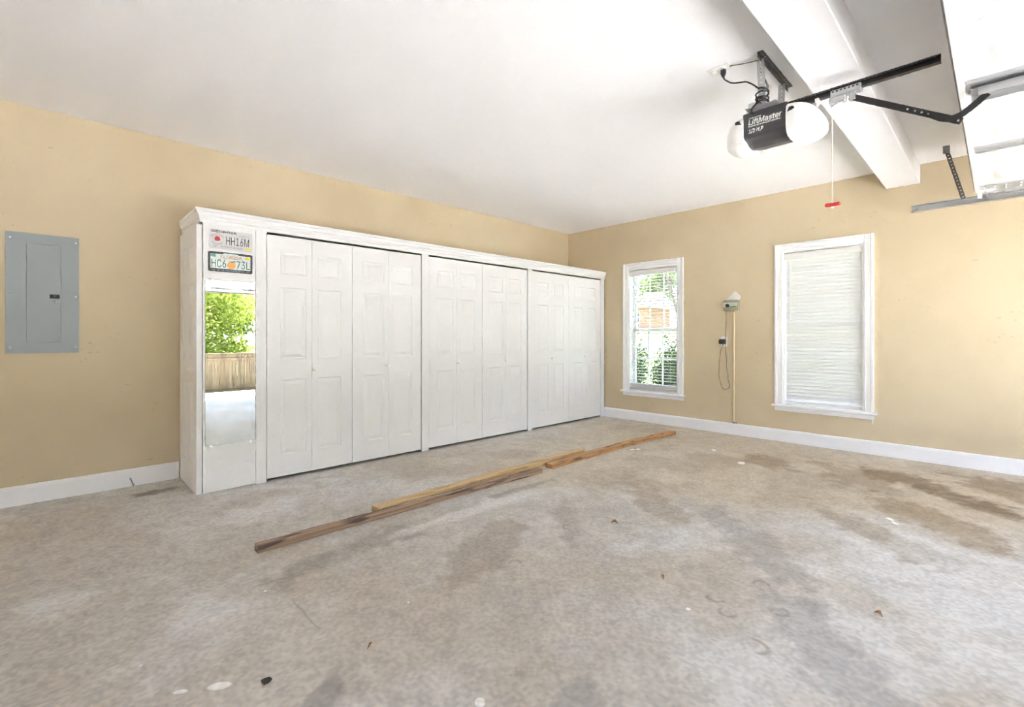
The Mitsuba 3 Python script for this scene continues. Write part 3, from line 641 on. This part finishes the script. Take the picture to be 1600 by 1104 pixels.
# lamp covers: the housing profile blown up and lofted to a rounded tip
def lens(y0, y1, flip):
    th = np.arange(40) / 40 * 2 * np.pi
    V, F = [], []
    K = 14
    def ring(sx, sz, y):
        e_ = 2 / 4.2
        top, bot = 2.400 + .158 * sz, 2.400 - .042 * sz
        X = 3.20 + (.150 * sx) * np.sign(np.cos(th)) * np.abs(np.cos(th)) ** e_
        Z = (top + bot) / 2 + (top - bot) / 2 * np.sign(np.sin(th)) * np.abs(np.sin(th)) ** e_
        return [(x, y, z) for x, z in zip(X, Z)]
    for i in range(K + 1):
        q = math.sin(i / K * math.pi / 2)
        sx = max((1 - q ** 3) ** (1 / 2.2), .03); sz = max((1 - q ** 2.2) ** .5, .03)
        V += ring(sx, sz, y0 + (y1 - y0) * q)
    for i in range(K):
        for j in range(40):
            a_, b_ = i * 40 + j, i * 40 + (j + 1) % 40; F += [[a_, b_, b_ + 40], [a_, b_ + 40, a_ + 40]]
    V += [V[-20]] ; n0 = len(V); V.append((3.20, y0, 2.459))
    for j in range(40): F.append([n0, (j + 1) % 40, j])
    V.append((3.20, y1, 2.402)); n1 = len(V) - 1
    for j in range(40): F.append([n1, K * 40 + j, K * 40 + (j + 1) % 40])
    m = trimesh.Trimesh(V, F, process=True); trimesh.repair.fix_normals(m); return m
l1 = part(op, 'lamp_cover', lens(HY0 + .002, .690, 0), 'm_lens', 50)
l2 = part(op, 'lamp_cover', lens(HY1 - .002, 1.235, 0), 'm_lens', 50)
hole = Polygon([(0, 0), (.034, .008), (.036, .018), (.026, .026), (.010, .024)])
part(l1, 'vent_hole', axes(earc(hole, .004), (0, -1, 0), (0, 0, 1), (-1, 0, 0), (3.051, .856, 2.490)), 'm_black')
part(l2, 'vent_hole', axes(earc(Polygon([(-x, z) for x, z in hole.exterior.coords]), .004), (0, -1, 0), (0, 0, 1), (-1, 0, 0), (3.051, 1.112, 2.497)), 'm_black')
part(op, 'antenna', tube(spline([(3.10, 1.06, 2.395), (3.098, 1.055, 2.36), (3.095, 1.045, 2.33)]), .0008, 5), 'm_black')
part(op, 'top_plate', cat(bx(3.00, 3.40, .90, 1.07, 2.556, 2.560), bx(3.0, 3.02, .96, 1.05, 2.556, 2.585), bx(3.06, 3.10, .92, 1.04, 2.556, 2.580, .004)), 'm_galv')
# ceiling angle with legs
br = part(op, 'ceiling_angle', cat(strap((2.935, .979, HC - .016), (3.50, .979, HC - .016), .030, (0, 0, 1)), strap((2.935, .964, HC - .003), (3.50, .964, HC - .003), .030, (0, 1, 0))), 'm_angle')
for xl, xb_ in ((3.005, 3.035), (3.40, 3.37)):
    part(op, 'hanger_leg', cat(strap((xl, 1.000, HC - .02), (xb_, 1.000, 2.558), .034, (1, 0, 0), pitch=.028), strap((xl - .017, .980, HC - .02), (xb_ - .017, .980, 2.558), .040, (0, 1, 0), pitch=.028)), 'm_galv')
part(op, 'angle_brace', strap((3.03, 1.004, HC - .035), (3.20, 1.004, HC - .10), .022, (0, 0, 1), pitch=.026), 'm_angle')
# rail and trolley
rp = [(3.184, 2.604), (3.216, 2.604), (3.216, 2.597), (3.203, 2.597), (3.203, 2.572), (3.216, 2.572), (3.216, 2.565), (3.184, 2.565), (3.184, 2.572), (3.197, 2.572), (3.197, 2.597), (3.184, 2.597)]
part(op, 'rail', profile_y(rp, .205, .93), 'm_black')
part(op, 'chain', cat(*[bx(3.178, 3.183, y, y + .012, 2.590, 2.600, .002) for y in np.arange(.22, .86, .018)]), 'm_housing')
part(op, 'chain_stop', cat(bx(3.175, 3.225, .728, .748, 2.548, 2.570, .002), bx(3.19, 3.20, .732, .744, 2.525, 2.55, .002)), 'm_plate_white')
tl = part(op, 'trolley', cat(bx(3.172, 3.228, .528, .672, 2.548, 2.584, .004), bx(3.18, 3.22, .60, .68, 2.512, 2.55, .006), bx(3.185, 3.215, .555, .585, 2.505, 2.55, .003)), 'm_galv')
for y in np.arange(.54, .665, .019): part(tl, 'slot', bx(3.170, 3.173, y, y + .009, 2.570, 2.578), 'm_black')
part(tl, 'release_lever', axes(bx(-.012, .012, 0, .075, -.004, .004, .002), (1, 0, 0), (0, .9, -.43), (0, .43, .9), (3.20, .605, 2.525)), 'm_plate_white')
ar = bx(-.003, .003, 0, 1, -.014, .014, .002)
def bar(p0, p1, w, t=.006):
    p0, p1 = np.array(p0, float), np.array(p1, float); d = p1 - p0; L = np.linalg.norm(d); d /= L
    s = sbox(0, -w / 2, L, w / 2).buffer(w * .45, quad_segs=4).intersection(sbox(-w * .45, -w / 2, L + w * .45, w / 2))
    ex = np.array([1.0, 0, 0])
    return axes(earc(s, t), d, np.cross(ex, d), ex, p0 - ex * t / 2), d
m_, d_ = bar((3.192, .568, 2.520), (3.192, .142, 2.250), .031)
arm = part(op, 'door_arm', m_, 'm_black')
for k, (f_, r_) in enumerate(((.55, .005), (.62, .005), (.68, .005), (.74, .004), (.80, .009), (.93, .009), (.885, .004), (1.0, .005))):
    q = np.array([3.189, .568, 2.520]) * (1 - f_) + np.array([3.189, .142, 2.250]) * f_
    part(arm, 'bolt' if r_ > .006 else 'hole', lathe([(0, .004 if r_ > .006 else .0006), (r_ * .7, .004 if r_ > .006 else .0006), (r_, 0)], q, (-1, 0, 0), 10), 'm_screw' if r_ > .006 else 'm_ink_grey')
cp = spline([(0.245, 2.312), (.19, 2.272), (.145, 2.268), (.105, 2.290), (.070, 2.318), (.040, 2.345)], 6)
off = np.gradient(cp, axis=0); off /= np.linalg.norm(off, axis=1)[:, None]; nn = np.c_[-off[:, 1], off[:, 0]] * .0145
poly = Polygon(np.vstack([cp + nn, (cp - nn)[::-1]])).buffer(0)
part(op, 'curved_arm', on_x(poly, 3.180, .006), 'm_black')

rc = thing('release_cord', 'thin white emergency release cord hanging from the opener trolley', 'cord')
part(rc, 'cord', cyl((3.20, .667, 2.520), (3.20, .6665, 1.955), .0028, 8), 'm_cord')
part(rc, 'handle', cat(bx(3.190, 3.210, .628, .703, 1.935, 1.955, .005)), 'm_red', label='red plastic pull handle')
part(rc, 'knot', trimesh.creation.icosphere(1, .007).apply_translation([3.2, .667, 1.929]), 'm_cord')

co = thing('ceiling_outlet', 'white outlet plate on the ceiling beside the opener bracket', 'outlet')
part(co, 'plate', bx(2.918, 2.996, 1.142, 1.270, HC - .006, HC + .0, .003), 'm_plate_white')
for y in (1.18, 1.235): part(co, 'socket', lathe([(0, .008), (.016, .008), (.017, 0)], (2.957, y, HC - .005), (0, 0, -1), 16), 'm_plate_white')
pc_ = op + '__power_cord'
part(pc_, 'plug', lathe([(0, .0), (.016, 0), (.017, .016), (.010, .032), (.006, .044)], (2.965, 1.185, HC - .014), (0, 0, -1), 14), 'm_black', 40)
cpts = [(2.965, 1.185, HC - .05), (2.97, 1.178, 2.77), (2.975, 1.142, 2.738), (2.98, 1.097, 2.724), (2.98, 1.056, 2.713), (2.98, 1.016, 2.680)]
hel = [(3.025 + .040 * math.cos(a_), .982 + .034 * math.sin(a_), 2.655 - .085 * a_ / (9 * math.pi) + .008 * math.sin(a_ * .7)) for a_ in np.arange(math.pi * .9, math.pi * .9 + 9 * math.pi, .6)]
end = [(2.985, .985, 2.568), (2.99, 1.012, 2.562), (3.01, 1.036, 2.552), (3.035, 1.042, 2.545), (3.052, 1.042, 2.54)]
scene[pc_] = shape(tube(np.vstack([spline(cpts, 6), spline(hel, 2), spline(end, 5)]), .0045, 7), 'm_black', True); labels[pc_] = {'label': 'black power cord coiled on the hanger leg'}
single('sensor_wire', tube(spline([(2.958, 1.150, HC - .004), (2.97, 1.10, HC - .010), (2.98, 1.04, HC - .018), (2.985, 1.0, HC - .022), (2.99, .987, HC - .022)]), .0028, 6), 'm_wire', 'short dark wire along the ceiling from the outlet plate to the bracket', 'wire', smooth=True)
cpz = thing('ceiling_cover_plate', 'blank white cover plate on the ceiling behind the opener', 'cover plate')
part(cpz, 'plate', bx(4.41, 4.545, 1.452, 1.600, HC - .012, HC, .004), 'm_plate_white')
part(cpz, 'screw', lathe([(0, .002), (.004, .0015), (.005, 0)], (4.478, 1.50, HC - .012), (0, 0, -1), 8), 'm_screw')

# ---------------------------------------------------------------- lumber on the floor
def board(p0, p1, w, h, seed, c=.003):
    p0, p1 = np.array(p0, float), np.array(p1, float); L = np.linalg.norm(p1 - p0); d = (p1 - p0) / L
    rng = np.random.default_rng(seed)
    N = max(int(L / .06), 6); V, F = [], []
    cs_ = [(0, c), (c, 0), (w - c, 0), (w, c), (w, h - c), (w - c, h), (c, h), (0, h - c)]
    ph = rng.uniform(0, 6, 4)
    for i in range(N + 1):
        s = i / N * L
        for a_, b_ in cs_:
            wob = .0012 * math.sin(s * 9 + ph[0] + a_ * 30) + .0010 * math.sin(s * 21 + ph[1] + b_ * 50)
            V.append((s, a_ + wob * (b_ > 0.001), b_ + (wob if b_ > h / 2 else 0)))
    m8 = 8
    for i in range(N):
        for j in range(m8):
            a_, b_ = i * m8 + j, i * m8 + (j + 1) % m8; F += [[a_, a_ + m8, b_ + m8], [a_, b_ + m8, b_]]
    for j in range(1, 7):
        F += [[0, j, j + 1][::1], [N * m8, N * m8 + j + 1, N * m8 + j]]
    m = trimesh.Trimesh(V, F, process=False); trimesh.repair.fix_normals(m)
    return axes(m, (d[0], d[1], 0), (-d[1], d[0], 0), (0, 0, 1), (p0[0], p0[1], 0))
single('lumber_board', board((.815, 2.838), (3.085, 2.790), .062, .040, 1), 'm_lumber_old', 'long weathered brown board with dark stains, nearest to the viewer', 'board')
single('lumber_board', board((1.575, 2.900), (3.895, 2.945), .090, .040, 2), 'm_lumber_new', 'pale yellow board lying behind the weathered board', 'board')
single('lumber_board', board((3.240, 2.806), (4.580, 2.812), .090, .038, 3), 'm_lumber_red', 'reddish-brown board overlapping the end of the pale board', 'board')
single('lumber_board', board((4.588, 2.808), (5.470, 2.755), .088, .038, 4), 'm_lumber_red', 'short reddish-brown board at the end of the line near the window wall', 'board')

# ---------------------------------------------------------------- dry leaves on the floor
def dry_leaf(x, y, L, w, rot, curl, lift):
    n = 9; V, F = [], []; L *= .8; w *= .75
    for i in range(n):
        s = i / (n - 1); hw = w * math.sin(math.pi * min(max(s, .02), .98)) ** .8 / 2
        z = .003 + lift * math.sin(math.pi * s) ** 1.0
        for k in (-1, 0, 1): V.append(((s - .5) * L, k * hw, z + (curl * abs(k) * hw)))
    for i in range(n - 1):
        for k in (0, 1):
            a_ = i * 3 + k; F += [[a_, a_ + 3, a_ + 4], [a_, a_ + 4, a_ + 1]]
    top = trimesh.Trimesh(V, F, process=False); bot = top.copy(); bot.vertices[:, 2] -= .0012; bot.invert()
    stem = tube([(-.5 * L, 0, .003), (-.62 * L, 0, .003)], .0012, 5)
    m = cat(top, bot, stem); m.apply_transform(trimesh.transformations.rotation_matrix(rot, [0, 0, 1])); m.apply_translation([x, y, 0]); return m
LV = 'dry leaves scattered on the floor'
single('dry_leaf', dry_leaf(2.582, 1.716, .055, .030, 2.2, .9, .008), 'm_dry_leaf', 'curled brown leaf on the floor, nearest to the boards', 'leaf', LV, smooth=True)
single('dry_leaf', dry_leaf(2.168, 1.163, .045, .020, .8, .9, .006), 'm_dry_leaf', 'tiny brown leaf on the grey middle of the floor', 'leaf', LV, smooth=True)
single('dry_leaf', dry_leaf(2.541, .363, .036, .026, 1.2, .9, .006), 'm_dry_leaf', 'small brown leaf on the floor, farthest to the right', 'leaf', LV, smooth=True)
single('dry_leaf', dry_leaf(.881, 1.69, .042, .012, .6, 1.2, .004), 'm_dry_leaf', 'thin brown leaf on the floor in front of the weathered board', 'leaf', LV, smooth=True)
single('dry_leaf', dry_leaf(.535, 1.766, .044, .046, .9, .1, .001), 'm_dark_leaf', 'flat blackish leaf on the floor beside the white paint spots', 'leaf', LV, smooth=True)

# ---------------------------------------------------------------- outside
def gz_(x, y): return -.13 - .088 * np.clip(-2.5 - y, 0, 8.5) * (np.asarray(x) < 19) + np.interp(x, [10, 22, 60], [0, .84, 2.65]) * np.clip((y + 8) / 6, 0, 1)
gx_, gy_ = np.meshgrid(np.r_[-60, np.linspace(-30, 60, 61), 140], np.r_[-80, np.linspace(-30, 90, 81), 140], indexing='ij')
V = np.c_[gx_.ravel(), gy_.ravel(), gz_(gx_, gy_).ravel()]
ny = gx_.shape[1]; F = []
for i in range(gx_.shape[0] - 1):
    for j in range(ny - 1):
        if -4 < gx_[i, j] < 5.9 and -3 < gy_[i, j] < 4.5 and gx_[i + 1, j] < 6.1: continue
        a_ = i * ny + j; F += [[a_, a_ + ny, a_ + ny + 1], [a_, a_ + ny + 1, a_ + 1]]
struct('ground', trimesh.Trimesh(V, F, process=False), 'm_grass', 'grassy ground around the garage')
dv = [(-6.0, -2.44, -.02), (18.0, -2.44, -.02), (18.0, -10.6, -.74), (-6.0, -10.6, -.74), (-6.0, -2.44, -.2), (18.0, -2.44, -.2), (18.0, -10.6, -1.0), (-6.0, -10.6, -1.0)]
struct('driveway', (np.array(dv), np.array([[0, 1, 2], [0, 2, 3], [0, 4, 5], [0, 5, 1], [1, 5, 6], [1, 6, 2], [2, 6, 7], [2, 7, 3], [3, 7, 4], [3, 4, 0]])), 'm_drive', 'sunlit concrete driveway outside the garage door')
struct('street', axes(bx(0, 5.5, -2, 120, -.3, .0), (1, 0, .0607), (0, 1, 0), (0, 0, 1), (19.5, 0, .575)), 'm_street', 'pale street beyond the lawn')

# fence behind the driveway
fe = thing('wooden_fence', 'weathered wooden privacy fence across the driveway, seen in the mirror', 'fence')
FY, FB = -11.6, -.98
rng = np.random.default_rng(5)
pk = [mikit.ply(bx(-.069, .069, -.009, .009, 0, 1.55, .004), 'm_fence'), mikit.ply(bx(-.067, .067, -.009, .009, 0, 1.53, .004), 'm_fence')]
i = 0
for x in np.arange(-4.4, 15.5, .1395):
    part(fe, 'picket', pk[i % 2], 'm_fence', M=T().translate([float(x), FY + rng.normal(0, .004), FB + rng.normal(0, .006)]).rotate([0, 1, 0], rng.normal(0, .25))); i += 1
for z in (.25, 1.30): part(fe, 'rail', bx(-4.5, 15.5, FY + .01, FY + .05, FB + z, FB + z + .09, .004), 'm_fence')
part(fe, 'kick_board', bx(-4.5, 15.5, FY + .012, FY + .04, FB, FB + .14, .004), 'm_fence')
part(fe, 'cap_rail', bx(-4.5, 15.5, FY - .05, FY + .07, FB + 1.53, FB + 1.57, .004), 'm_fence')
for x in np.arange(-3.6, 15.5, 2.4): part(fe, 'post', bx(x - .045, x + .045, FY + .03, FY + .12, FB, FB + 1.66, .006), 'm_fence')

def leaves(N, centres, radii, size, seed, shell=.55, flat=.0):
    rng = np.random.default_rng(seed)
    w = np.array([r[0] * r[1] * r[2] for r in radii]) ** .7; w /= w.sum()
    k = rng.choice(len(centres), N, p=w)
    d = rng.normal(size=(N, 3)); d /= np.linalg.norm(d, axis=1)[:, None]
    r = (shell + (1 - shell) * rng.random(N)) [:, None] * (1 + .18 * rng.normal(size=(N, 1)))
    c = np.array(centres)[k] + d * r * np.array(radii)[k]
    n = d * .6 + rng.normal(size=(N, 3)) * .8 + [0, 0, .5]; n /= np.linalg.norm(n, axis=1)[:, None]
    a_ = np.cross(n, rng.normal(size=(N, 3))); a_ /= np.linalg.norm(a_, axis=1)[:, None]; b_ = np.cross(n, a_)
    s = size * rng.uniform(.6, 1.35, N)[:, None]
    V = np.stack([c - a_ * s, c - b_ * s * .45 + n * s * .1, c + a_ * s, c + b_ * s * .45 + n * s * .1], 1).reshape(-1, 3)
    i_ = np.arange(N)[:, None] * 4
    return trimesh.Trimesh(V, np.vstack([i_ + [0, 1, 2], i_ + [0, 2, 3]]), process=False)
def tree(x, y, zb, h, cr, mat, label, seed, N=4500, size=.11, low=.35, group=None):
    t_ = thing('tree', label, 'tree', group)
    rng = np.random.default_rng(seed)
    C, R = [], []
    for i in range(11):
        a_ = rng.uniform(0, 6.28); rr_ = cr * rng.uniform(.15, .75); zz = zb + h * rng.uniform(low, .95)
        C.append((x + rr_ * math.cos(a_), y + rr_ * math.sin(a_), zz)); q = cr * rng.uniform(.38, .6); R.append((q, q, q * .8))
    part(t_, 'crown', leaves(N, C, R, size, seed), mat, kind='stuff')
    part(t_, 'trunk', tube(spline([(x, y, zb - .2), (x + .1, y, zb + h * .3), (x - .05, y + .1, zb + h * .8)], 4), np.linspace(.16, .05, 9), 8), 'm_trunk', True)
    for c in C[:6]:
        part(t_, 'branch', tube(spline([(x + .05, y, zb + h * .3), ((x + c[0]) / 2, (y + c[1]) / 2, (zb + h * .35 + c[2]) / 2), c], 3), np.linspace(.06, .012, 7), 6), 'm_trunk', True)
    return t_
GT = 'trees beyond the wooden fence'
tree(4.4, -14.8, -1.0, 6.4, 2.2, 'm_leaf_light', 'bright yellow-green tree behind the fence, at the centre of the mirror', 11, 9000, .075, .22, GT)
tree(8.9, -15.2, -1.0, 7.0, 2.2, 'm_leaf_mid', 'darker green tree close behind the fence, beside the bright one', 12, 8000, .08, .22, GT)
tree(13.4, -15.6, -1.0, 8.0, 2.3, 'm_leaf_mid', 'green tree close behind the fence at the corner of the yard', 13, 5500, .11, .2, GT)
tree(-.1, -15.2, -1.0, 7.0, 2.2, 'm_leaf_mid', 'green tree close behind the fence near its left end', 14, 6000, .09, .2, GT)
tree(6.4, -20.6, -1.0, 9.5, 2.7, 'm_leaf_light', 'tall pale green tree farther back behind the fence', 15, 10000, .14, .12, GT)
tree(1.0, -21.0, -1.0, 9.5, 2.7, 'm_leaf_mid', 'tall green tree farther back to the left behind the fence', 16, 8000, .15, .12, GT)
tree(12.0, -21.5, -1.0, 10.0, 2.8, 'm_leaf_light', 'tall pale tree farther back to the right behind the fence', 17, 8000, .15, .12, GT)
def shrub(x, y, r, h, label, seed, N=3000, size=.035, group=None):
    s = thing('shrub', label, 'shrub', group)
    C = [(x, y, -.13 + h * .5), (x + r * .3, y - r * .3, -.13 + h * .62), (x - r * .3, y + r * .35, -.13 + h * .45), (x, y + .1, -.13 + h * .25)]
    R = [(r, r, h * .5), (r * .6, r * .6, h * .38), (r * .65, r * .6, h * .42), (r, r, h * .3)]
    part(s, 'foliage', leaves(N, C, R, size, seed, .6), 'm_leaf_dark', kind='stuff')
    for k in range(4):
        part(s, 'stem', tube([(x + .05 * k - .1, y, -.16), (x + .25 * r * math.cos(k * 1.7), y + .25 * r * math.sin(k * 1.7), -.13 + h * .6)], [.018, .008], 6), 'm_trunk')
GS = 'shrubs outside the window'
shrub(8.3, 4.05, .52, 1.30, 'dark green shrub outside the window at the right side of the view', 21, 9000, .034, group=GS)
shrub(8.7, 5.62, .58, 1.28, 'dark green shrub outside the window at the left side of the view', 22, 9000, .034, group=GS)
shrub(10.3, 5.0, .45, .75, 'low green shrub outside the window between the two bigger ones', 23, 5000, .034, group=GS)
# leaning tree on the lawn
lt = thing('tree', 'leaning tree with thin foliage on the lawn outside the window', 'tree')
tp = spline([(14.0, 6.35, -.2), (14.0, 6.7, 1.1), (14.0, 7.05, 2.15), (14.0, 7.38, 3.2), (14.1, 7.75, 4.6)], 5)
part(lt, 'trunk', tube(tp, np.linspace(.085, .04, len(tp)), 8), 'm_trunk', True)
bc = [(14, 8.0, 3.9), (14.2, 7.0, 4.2), (13.8, 8.9, 3.5), (14.3, 7.5, 5.2), (13.6, 8.4, 4.6), (14.0, 8.9, 2.75)]
for c in bc: part(lt, 'branch', tube(spline([(14, 7.2, 2.6), ((14 + c[0]) / 2, (7.3 + c[1]) / 2, (3.0 + c[2]) / 2), c], 3), np.linspace(.03, .01, 7), 6), 'm_trunk', True)
part(lt, 'crown', leaves(1500, bc, [(.7, .7, .5)] * 6, .075, 31, .2), 'm_leaf_mid', kind='stuff')
# brick house beyond the street
ho = thing('brick_house', 'orange brick house beyond the street outside the window', 'house')
hx, hy0, hy1 = 60.0, 34.5, 50.0
hz = 2.45
part(ho, 'wall', bx(hx, hx + 6.5, hy0, hy1, hz - .3, hz + 2.9), 'm_brick')
part(ho, 'roof', axes(earc(Polygon([(hx - .7, hz + 2.8), (hx + 7.2, hz + 2.8), (hx + 3.2, hz + 5.2)]), hy1 - hy0 + 1.6), (1, 0, 0), (0, 0, 1), (0, -1, 0), (0, hy1 + .8, 0)), 'm_roof')
for y in (35.6, 37.9, 43.0, 46.5):
    wq = part(ho, 'window', bx(hx - .06, hx + .02, y, y + 1.5, hz + .7, hz + 2.3, .01), 'm_trim')
    for k in (0, 1):
        part(wq, 'glazing', bx(hx - .075, hx - .05, y + .1, y + 1.4, hz + .8 + k * .75, hz + 1.45 + k * .75), 'm_inside')
part(ho, 'front_door', bx(hx - .04, hx + .02, 40.3, 41.4, hz - .1, hz + 2.1, .01), 'm_trim')
for (x, y, sd) in ((64, 58, 41), (79, 43, 42), (66, 24, 43)):
    tree(x, y, 2.4, 11, 4.2, 'm_leaf_mid', {41: 'green tree behind the brick house at its far side', 42: 'green tree rising behind the roof of the brick house', 43: 'green tree to the right of the brick house'}[sd], sd, 3000, .30, .25)
